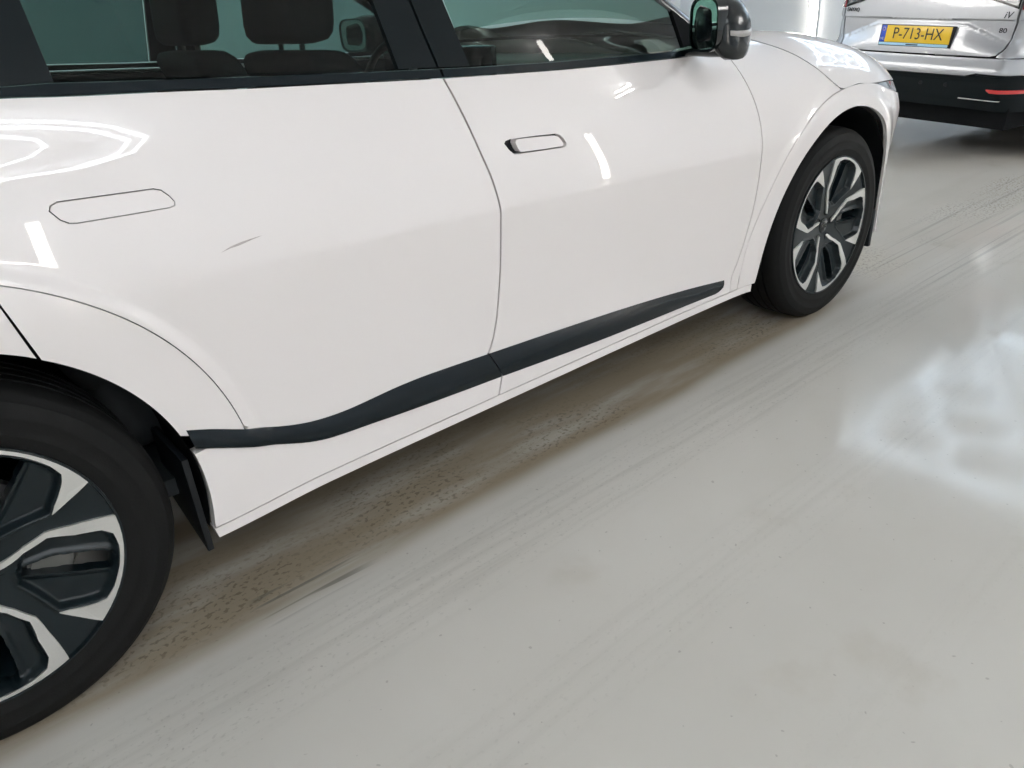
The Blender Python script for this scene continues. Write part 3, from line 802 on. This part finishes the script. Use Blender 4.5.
def alloy_mesh():
    nr, na = 64, 84
    rs = np.linspace(.022, .262, nr)
    al = -56 + 72.0 * np.arange(na) / na
    rr, aa = np.meshgrid(rs, np.radians(al), indexing='ij')
    x, z = (rr * np.cos(aa)).ravel(), (rr * np.sin(aa)).ravel()
    ins = inpoly(x, z, PK); dd = distpoly(x, z, PK)
    o = base_o(rr.ravel()) - np.where(ins, .020 * sstep(0, .012, dd), .003 * sstep(0, .006, dd))
    # ribs left and right of the slot stand a little proud of the pocket floor
    ds = distpoly(x, z, SL); o = o + np.where(ins, .006 * (1 - sstep(.003, .014, ds)), 0)
    o = o.reshape(nr, na)
    rm = (rs[:-1] + rs[1:]) / 2; am = np.radians(al + 36.0 / na)
    r2, a2 = np.meshgrid(rm, am, indexing='ij')
    hole = inpoly((r2 * np.cos(a2)).ravel(), (r2 * np.sin(a2)).ravel(), SL).reshape(nr - 1, na)
    bm = bmesh.new(); n5 = na * 5; grid = {}
    for i in range(nr):
        for j in range(n5):
            X, Z = pol(rs[i], -56 + 72.0 * j / na); grid[i, j] = bm.verts.new((X, -o[i, j % na], Z))
    for i in range(nr - 1):
        for j in range(n5):
            if hole[i, j % na]: continue
            bm.faces.new((grid[i, j], grid[i, (j + 1) % n5], grid[i + 1, (j + 1) % n5], grid[i + 1, j]))
    for v in [v for v in bm.verts if not v.link_faces]: bm.verts.remove(v)
    be = [e for e in bm.edges if len(e.link_faces) == 1]
    # soften the staircase of the slot edge
    bv = list({v for e in be for v in e.verts})
    for _ in range(2):
        new = {}
        for v in bv:
            nb = [e.other_vert(v) for e in v.link_edges if len(e.link_faces) == 1]
            if len(nb) == 2: new[v] = v.co * .5 + (nb[0].co + nb[1].co) * .25
        for v, c in new.items():
            if .03 < math.hypot(v.co.x, v.co.z) < .258: v.co = c
    ext = bmesh.ops.extrude_edge_only(bm, edges=be)
    for v in ext['geom']:
        if isinstance(v, bmesh.types.BMVert): v.co.y += .028
    me = bpy.data.meshes.new('wheel'); bm.to_mesh(me); bm.free()
    for p in me.polygons: p.use_smooth = True
    me.set_sharp_from_angle(angle=R(45))
    me.materials.append(M['dark_alloy'])
    return me
def trim_mesh():
    pr = []
    for i in range(len(PAIRS) - 1):
        for k in range(4):
            t = k / 4
            q = []
            for side in (0, 1):
                (r0, a0), (r1, a1) = PAIRS[i][side], PAIRS[i + 1][side]
                q.append((r0 + (r1 - r0) * t, a0 + (a1 - a0) * t))
            pr.append(q)
    pr.append(list(PAIRS[-1]))
    V, F = [], []
    for q in pr:
        for (r, a) in q:
            x, z = pol(r, a); V.append((x, -(float(base_o(r)) + .0025), z))
        for (r, a) in q:
            x, z = pol(r, a); V.append((x, -(float(base_o(r)) - .010), z))
    n = len(pr)
    for i in range(n - 1):
        a, b = i * 4, (i + 1) * 4
        F += [(a, a + 1, b + 1, b), (a, b, b + 2, a + 2), (a + 1, a + 3, b + 3, b + 1)]
    F += [(0, 2, 3, 1), ((n - 1) * 4, (n - 1) * 4 + 1, (n - 1) * 4 + 3, (n - 1) * 4 + 2)]
    bm = bmesh.new(); bm.from_mesh(pyme('t', V, F))
    me = bm_mesh(bm, 'spoke_trim'); me.materials.append(M['machined']); return me
def tyre_mesh(name, Ro=.369, ri=.258, width=.235, n=120, flat=.3615):
    s = Ro / .362
    half = [(ri, -.012), (ri + .006, -.004), (.283 * s, .003), (.286 * s, .0035), (.289 * s, .0025), (.312 * s, .0050), (.315 * s, .0055), (.318 * s, .0045), (.336 * s, -.001), (.340 * s, -.003), (.3415 * s, -.006), (.350 * s, -.012), (.357 * s, -.024), (.3605 * s, -.040)]
    tread = []
    for g in (.062, .098, .137, .173):
        tread += [(Ro - .0003, -(g - .005)), (Ro - .008, -(g - .004)), (Ro - .008, -(g + .004)), (Ro - .0003, -(g + .005))]
    back = [(r, -width - o) for r, o in half[::-1]]
    prof = half + tread + back + [(ri - .01, -width + .02), (ri - .01, -.02)]
    V, F = lathe(prof, n, True)
    bm = bmesh.new(); bm.from_mesh(pyme('t', V, F))
    for v in bm.verts: v.co.z = max(v.co.z, -flat)
    me = bm_mesh(bm, name, angle=35); me.materials.append(M['rubber']); return me
ALLOY = alloy_mesh(); TRIM = trim_mesh(); TYRE = tyre_mesh('tyre')
def lathe_me(name, prof, mat, n=48, close=False, angle=35):
    V, F = lathe(prof, n, close); bm = bmesh.new(); bm.from_mesh(pyme('t', V, F)); me = bm_mesh(bm, name, angle=angle); me.materials.append(M[mat]); return me
BARREL = lathe_me('rim_barrel', [(.2655, -.004), (.2655, .001), (.2615, .0015), (.2600, -.004), (.252, -.03), (.243, -.06), (.240, -.20), (.26, -.21)], 'dark_alloy', 72)
DISC = lathe_me('brake_disc', [(.05, -.085), (.09, -.085), (.095, -.075), (.172, -.075), (.172, -.10), (.05, -.10)], 'steel', 64)
CAP = lathe_me('center_cap', [(.0005, -.026), (.024, -.0265), (.029, -.029), (.031, -.040)], 'gloss_black', 32)
NUT = lathe_me('lug_nut', [(.0005, -.034), (.007, -.034), (.0095, -.037), (.0095, -.055)], 'steel', 6)
SOCKET = lathe_me('lug_well', [(.015, -.0285), (.0155, -.026), (.0135, -.030), (.0125, -.046), (.0005, -.046)], 'liner', 16)
def wheel(x, s, phase, parent=car, tyre=TYRE, z=.362, yo=.925):
    w_ = link('wheel', ALLOY, None, parent)
    w_.location = (x, s * yo, z)
    w_.rotation_euler = (0, 0, 0 if s < 0 else R(180))
    def sub(name, me, ang=None, loc=None):
        o = link(name, me, None, w_)
        if ang is not None: o.rotation_euler = (0, -R(ang), 0)
        if loc: o.location = loc
        return o
    # the phase turns everything but the tyre; bake it into the wheel itself
    w_.rotation_euler = Euler((0, -R(phase), 0)).to_matrix().to_euler() if s < 0 else (Matrix.Rotation(math.pi, 3, 'Z') @ Matrix.Rotation(-R(phase), 3, 'Y')).to_euler()
    sub('tyre', tyre).rotation_euler = (0, R(phase), 0); sub('rim_barrel', BARREL); sub('brake_disc', DISC); sub('center_cap', CAP)
    for k in range(5):
        sub('spoke_trim', TRIM, 72 * k)
        a = 72 * k - 10
        sub('lug_nut', NUT, None, (.057 * math.cos(R(a)), 0, .057 * math.sin(R(a))))
        sub('lug_well', SOCKET, None, (.057 * math.cos(R(a)), 0, .057 * math.sin(R(a))))
    # caliper stays put while the wheel is turned by its phase
    bm = bmesh.new()
    n = 10
    ring = []
    for i in range(n + 1):
        a = R(-34 + 42 * i / n - phase)
        for r, o in ((.108, -.052), (.186, -.052), (.186, -.115), (.108, -.115)):
            ring.append((r * math.cos(a), -o, r * math.sin(a)))
    F = [(i * 4 + k, i * 4 + (k + 1) % 4, (i + 1) * 4 + (k + 1) % 4, (i + 1) * 4 + k) for i in range(n) for k in range(4)] + [(0, 1, 2, 3), (n * 4, n * 4 + 1, n * 4 + 2, n * 4 + 3)]
    bm.from_mesh(pyme('c', ring, F))
    bmesh.ops.bevel(bm, geom=[e for e in bm.edges if e.calc_face_angle(0) > .6], offset=.006, segments=2, affect='EDGES')
    link('brake_caliper', bm_mesh(bm, 'brake_caliper', angle=40), 'caliper', w_)
    # logo strokes on the cap
    text_obj('cap_mark', 'KN', .020, 'steel', w_, Matrix.Translation((0, .0255, 0)) @ Matrix.Rotation(R(phase), 4, 'Y') @ Matrix.Rotation(R(90), 4, 'X'), 1.2, .0004)
    return w_
wheel(0, -1, 4.6); wheel(2.9, -1, 23.6); wheel(0, 1, 12); wheel(2.9, 1, 40)

# ------------------------------------------------------------------ silver car
YAW = R(-97)
ROLL = .042
suv = empty('suv_car', (6.083, .314, 0), (0, ROLL, YAW))
tag(suv, 'silver SUV seen from behind with yellow licence plate, parked ahead of the white car', 'car')
def pc(u):
    a = np.abs(u); return .06 * u * u + 12 * np.maximum(a - .615, 0)**2.2
def tline(u): return np.interp(np.abs(u), [0, .33, .62, .9], [.905, .900, .790, .785])
def drear(u, z):
    u = np.asarray(u, float); z = np.asarray(z, float)
    tl = tline(u)
    low = cr([.30, .38, .45, .52, .575, .60, .63, .66, .69, .715, .722], [.10, .07, .03, .010, .000, -.018, -.022, -.014, .004, .016, .018], z)
    mid = .018 + .050 * sstep(0, 1.25, (z - .722) / np.maximum(tl - .722, .01))
    mid = np.where(z > tl, .018 + .050 * sstep(0, 1.25, 1.0) + .010 * sstep(0, .03, z - tl), mid)
    up = .060 + .10 * np.maximum(z - .945, 0) + .25 * np.maximum(z - .945, 0)**2
    mid = mid + (up - mid) * sstep(.935, .950, z)
    return np.where(z < .722, low, mid) + pc(u)
def rmap(off=0.): return lambda u, z: np.stack([np.asarray(u, float), drear(u, z) - off, np.asarray(z, float)], 1)
OW = (0, -1, 0)
def mirp(poly): return [(-u, z) for u, z in poly][::-1]
TG = [(-.54, .722), (0, .7215), (.54, .722), (.575, .732), (.600, .762), (.622, .83), (.632, .95), (.634, 1.16), (0, 1.175), (-.634, 1.16), (-.632, .95), (-.622, .83), (-.600, .762), (-.575, .732)]
ext = [(u, float(tline(u)) + d) for u in np.arange(-.6, .61, .03) for d in (-.01, 0, .012, .03)] + [(u, z) for u in np.arange(-.62, .63, .03) for z in (.934, .942, .951)]
tg = panel('tailgate', TG, rmap(), OW, 'silver_paint', suv, .03, .02, extra=ext, gap=.003)
bumper = panel('bumper', [(-.88, .610), (-.50, .622), (-.43, .603), (.43, .603), (.50, .622), (.88, .610), (.88, .715), (-.88, .715)], rmap(), OW, 'silver_paint', suv, .03, .03, gap=.002)
for k in (1, -1):
    q = [(.58, .7185), (.88, .7185), (.88, 1.0), (.638, 1.0), (.638, .95), (.628, .83), (.606, .762), (.582, .730)]
    panel('quarter_panel', q if k > 0 else mirp(q), rmap(), OW, 'silver_paint', suv, .03, .02, gap=.002, extra=[(k * u, z) for u in np.arange(.65, .88, .03) for z in (.934, .942, .951)])
    q = [(.642, 1.003), (.86, 1.003), (.84, 1.075), (.642, 1.13)]
    panel('tail_lamp', q if k > 0 else mirp(q), rmap(.004), OW, 'lens_red', suv, .03, .03)
    q = [(.36, 1.085), (.628, 1.006), (.628, 1.13), (.38, 1.135)]
    lamp = panel('tail_lamp', q if k > 0 else mirp(q), rmap(.006), OW, 'gloss_black', tg, .03, .02)
    q = [(.40, 1.086), (.620, 1.022), (.620, 1.122), (.41, 1.125)]
    panel('lamp_lens', q if k > 0 else mirp(q), rmap(.009), OW, 'lens_clear', tg, .03, .003)
DIF = [(-.86, .37), (-.4, .385), (.4, .385), (.86, .37), (.88, .45), (.88, .608), (.50, .620), (.43, .601), (-.43, .601), (-.50, .620), (-.88, .608), (-.88, .45)]
dif = panel('diffuser', DIF, rmap(-.004), OW, 'diffuser', suv, .03, .06, gap=.001)
for k in (1, -1):
    q = [(.575, .516), (.60, .500), (.84, .494), (.84, .522), (.575, .528)]
    panel('reflector', q if k > 0 else mirp(q), rmap(.008), OW, 'reflector_red', dif, .03, .012)
    q = [(.395, .450), (.66, .446), (.67, .456), (.40, .462)]
    panel('diffuser_strip', q if k > 0 else mirp(q), rmap(.010), OW, 'chrome', dif, .03, .012)
    q = [(.48, .575), (.86, .565), (.86, .602), (.50, .614)]
    panel('bumper_insert', q if k > 0 else mirp(q), rmap(.006), OW, 'diffuser', dif, .03, .012)
for u in (-.30, -.12, .12, .30):
    o = link('parking_sensor', lathe_me('parking_sensor', [(.0005, .006), (.010, .006), (.013, .003), (.014, -.01)], 'plastic_black', 20), None, dif)
    o.location = (u, float(drear(u, .535)) + .003, .535)
# licence plate in its holder
LEAN = .10
pl = Matrix.Translation((0, .026, .842)) @ Matrix.Rotation(-LEAN, 4, 'X')
def plate_part(name, x0, x1, z0, z1, y0, y1, mat, par, bev=.003):
    bm = bmesh.new(); box_bm(bm, x0, x1, y0, y1, z0, z1, bev)
    me = bm_mesh(bm, name, angle=40); me.transform(pl); return link(name, me, mat, par)
hold = plate_part('plate_holder', -.268, .268, -.078, .060, -.004, .05, 'plastic_black', tg)
plate_part('plate_face', -.222, .260, -.055, .055, -.008, -.003, 'plate_yellow', tg)
plate_part('plate_band', -.260, -.222, -.055, .055, -.008, -.003, 'plate_blue', tg)
plate_part('holder_strip', -.262, .255, -.075, -.057, -.007, -.003, 'plate_holder', tg, .002)
up = pl @ Matrix.Rotation(R(90), 4, 'X')
text_obj('plate_text', 'P-713-HX', .105, 'ink', tg, up @ Matrix.Translation((.020, .001, .0088)), .87, .0004)
text_obj('plate_text', 'NL', .026, 'mark_white', tg, up @ Matrix.Translation((-.241, -.034, .0088)), .9, .0004)
for k in range(12):
    a = R(30 * k); bm = bmesh.new(); bmesh.ops.create_circle(bm, cap_ends=True, segments=5, radius=.0022)
    me = bm_mesh(bm, 'plate_star'); me.transform(up @ Matrix.Translation((-.241 + .011 * math.cos(a), .030 + .011 * math.sin(a), .0088)))
    link('plate_star', me, 'plate_yellow', tg)
bm = bmesh.new(); box_bm(bm, -.05, .04, -.0076, -.006, -.070, -.063); me = bm_mesh(bm, 'holder_text'); me.transform(pl); link('holder_print', me, 'badge', tg)
def badge(body, u, z, size, sx=1.0, shear=0):
    ang = math.atan((float(drear(u, z + .02)) - float(drear(u, z - .02))) / .04)
    yw = math.atan((float(drear(u + .02, z)) - float(drear(u - .02, z))) / .04)
    m = Matrix.Translation((u, float(drear(u, z)) - .003, z)) @ Matrix.Rotation(yw, 4, 'Z') @ Matrix.Rotation(-ang, 4, 'X') @ Matrix.Rotation(R(90), 4, 'X')
    text_obj('badge', body, size, 'badge', tg, m, sx, .002, shear)
badge('ENYAQ', -.560, .990, .038, .85)
badge('iV', .572, .972, .058, 1.0, .25)
badge('80', .560, .880, .042, 1.2)
# sides, glass house, roof, hood, nose, underbody
def suvw(d, z):
    d = np.asarray(d, float); z = np.asarray(z, float)
    w_ = .878 + .057 * sstep(.60, 1.3, d) - .30 * np.maximum(d - 3.9, 0)**2
    s_ = z - .78
    return w_ - np.where(s_ > 0, .45 * s_ * s_, .10 * s_ * s_)
for s in (-1, 1):
    mf = lambda d, z, s=s: np.stack([s * suvw(d, z), np.asarray(d, float), np.asarray(z, float)], 1)
    poly = [(.66, 1.06), (3.4, 1.0), (4.3, .90), (4.45, .80), (4.45, .32), (4.06, .30)] + arc(3.665, .35, .40, -8, 188, 40) + [(3.25, .27), (1.32, .27)] + arc(.90, .35, .40, -8, 188, 40) + [(.66, .42)]
    panel('body_side', poly, mf, (s, 0, 0), 'silver_paint', suv, .08, .03)
    poly = [(1.30, .28), (3.27, .28), (3.26, .40), (1.31, .40)]
    panel('side_cladding', poly, lambda d, z, s=s: np.stack([s * (suvw(d, z) + .006), np.asarray(d, float), np.asarray(z, float)], 1), (s, 0, 0), 'plastic_black', suv, .08, .02)
    for cy in (.90, 3.665):
        V, F = [], []
        for i in range(25):
            a = R(-10 + 200 * i / 24)
            for x_ in (.88, .50): V.append((s * x_, cy + .41 * math.cos(a), .35 + .41 * math.sin(a)))
        for i in range(24): F.append((i * 2, i * 2 + 1, i * 2 + 3, i * 2 + 2))
        link('arch_liner', pyme('arch_liner', V, F, True), 'liner', suv)
    # side glass
    G = []
    for z_, k in ((1.06, 0), (1.30, .55), (1.55, 1)):
        G.append([(s * (float(suvw(1.5, 1.06)) - .004 - .25 * k * (.6 + .4 * k)), d_, z_ - (.06 * max(0, d_ - 2.3) if k == 0 else 0)) for d_ in np.linspace(.60 + .12 * k, 3.25 - .95 * k, 14)])
    grid_mesh('side_glass', G, 'gloss_black', suv, flip=s > 0)
    G = []
    for d_ in np.linspace(.60, 3.40, 24):
        zt = 1.06 - .06 * max(0., d_ - .66) / 2.74; w0 = float(suvw(d_, zt))
        G.append([(s * (w0 + .001), d_, zt - .004), (s * (w0 - .004), d_, zt + .012), (s * (w0 - .03), d_, zt + .020), (s * (w0 - .14), d_, zt + .012)])
    grid_mesh('shoulder', G, 'silver_paint', suv, flip=s > 0)
G = []
for z_, d_, w_ in ((1.165, .165, .66), (1.30, .26, .67), (1.45, .38, .64), (1.55, .50, .60)):
    G.append([(t * w_, d_ + .10 * t * t, z_) for t in np.linspace(-1, 1, 15)])
grid_mesh('rear_window', G, 'gloss_black', suv, flip=True)
for s in (-1, 1):
    G = []
    for z_, d0, w0, d1, w1 in ((.99, .12, .62, .72, .885), (1.10, .15, .64, .70, .872), (1.165, .255, .66, .66, .855), (1.30, .36, .67, .68, .775), (1.45, .48, .64, .72, .68), (1.55, .60, .60, .74, .63)):
        G.append([(s * (w0 + (w1 - w0) * t), d0 + (d1 - d0) * t * t, z_) for t in np.linspace(0, 1, 8)])
    grid_mesh('rear_pillar', G, 'silver_paint', suv, flip=s < 0)
G = []
for d_ in np.linspace(.42, 2.3, 16):
    G.append([(t * .645, d_ + .10 * t * t * (1 if d_ < 1 else 0), 1.548 + .07 * (1 - t * t) * min(1, .5 + (d_ - .42))) for t in np.linspace(-1, 1, 15)])
grid_mesh('roof', G, 'silver_paint', suv)
bm = bmesh.new(); box_bm(bm, -.58, .58, .30, .52, 1.545, 1.575, .012); link('roof_spoiler', bm_mesh(bm, 'roof_spoiler', angle=40), 'silver_paint', suv)
G = []
for z_, d_, w_ in ((1.55, 2.3, .60), (1.30, 2.85, .70), (1.05, 3.35, .80)):
    G.append([(t * w_, d_ + .10 * (1 - t * t), z_ + .03 * (1 - t * t)) for t in np.linspace(-1, 1, 15)])
grid_mesh('windshield', G, 'gloss_black', suv)
G = []
for d_, z_, w_ in ((3.3, 1.04, .84), (3.8, .99, .84), (4.2, .92, .80), (4.42, .84, .70), (4.53, .70, .62), (4.55, .45, .60), (4.48, .30, .60)):
    G.append([(t * (w_ if d_ > 4.3 else float(suvw(d_, z_))), d_ - .12 * abs(t)**3 * (1 if d_ > 4.2 else 0) + .06 * (1 - t * t), z_ + .04 * (1 - t * t) * (1 if d_ < 4.4 else 0)) for t in np.linspace(-1, 1, 17)])
grid_mesh('hood', G, 'silver_paint', suv)
bm = bmesh.new(); box_bm(bm, -.80, .80, 1.32, 3.24, .22, .40); box_bm(bm, -.70, .70, .14, .46, .26, .50); box_bm(bm, -.48, .48, .40, 4.4, .24, .55)
link('underbody', bm_mesh(bm, 'underbody'), 'liner', suv)
STYRE = tyre_mesh('tyre', .352, .245, .235, flat=.351)
for s in (-1, 1):
    for d_ in (.90, 3.665):
        o = link('wheel', lathe_me('wheel', [(.0005, -.02), (.04, -.02), (.06, -.035), (.20, -.012), (.235, -.006), (.25, -.004), (.252, -.02), (.24, -.2)], 'dark_alloy', 40), None, suv)
        o.location = (s * .915, d_, .352 + ROLL * s * .9)
        o.rotation_euler = (0, 0, R(90) if s > 0 else R(-90))
        link('tyre', STYRE, None, o)
        sp = bmesh.new(); box_bm(sp, .05, .235, .004, .02, -.022, .022, .004)
        me = bm_mesh(sp, 'spoke', angle=40); me.materials.append(M['steel'])
        for k in range(5):
            q = link('spoke', me, None, o); q.rotation_euler = (0, R(72 * k), 0)
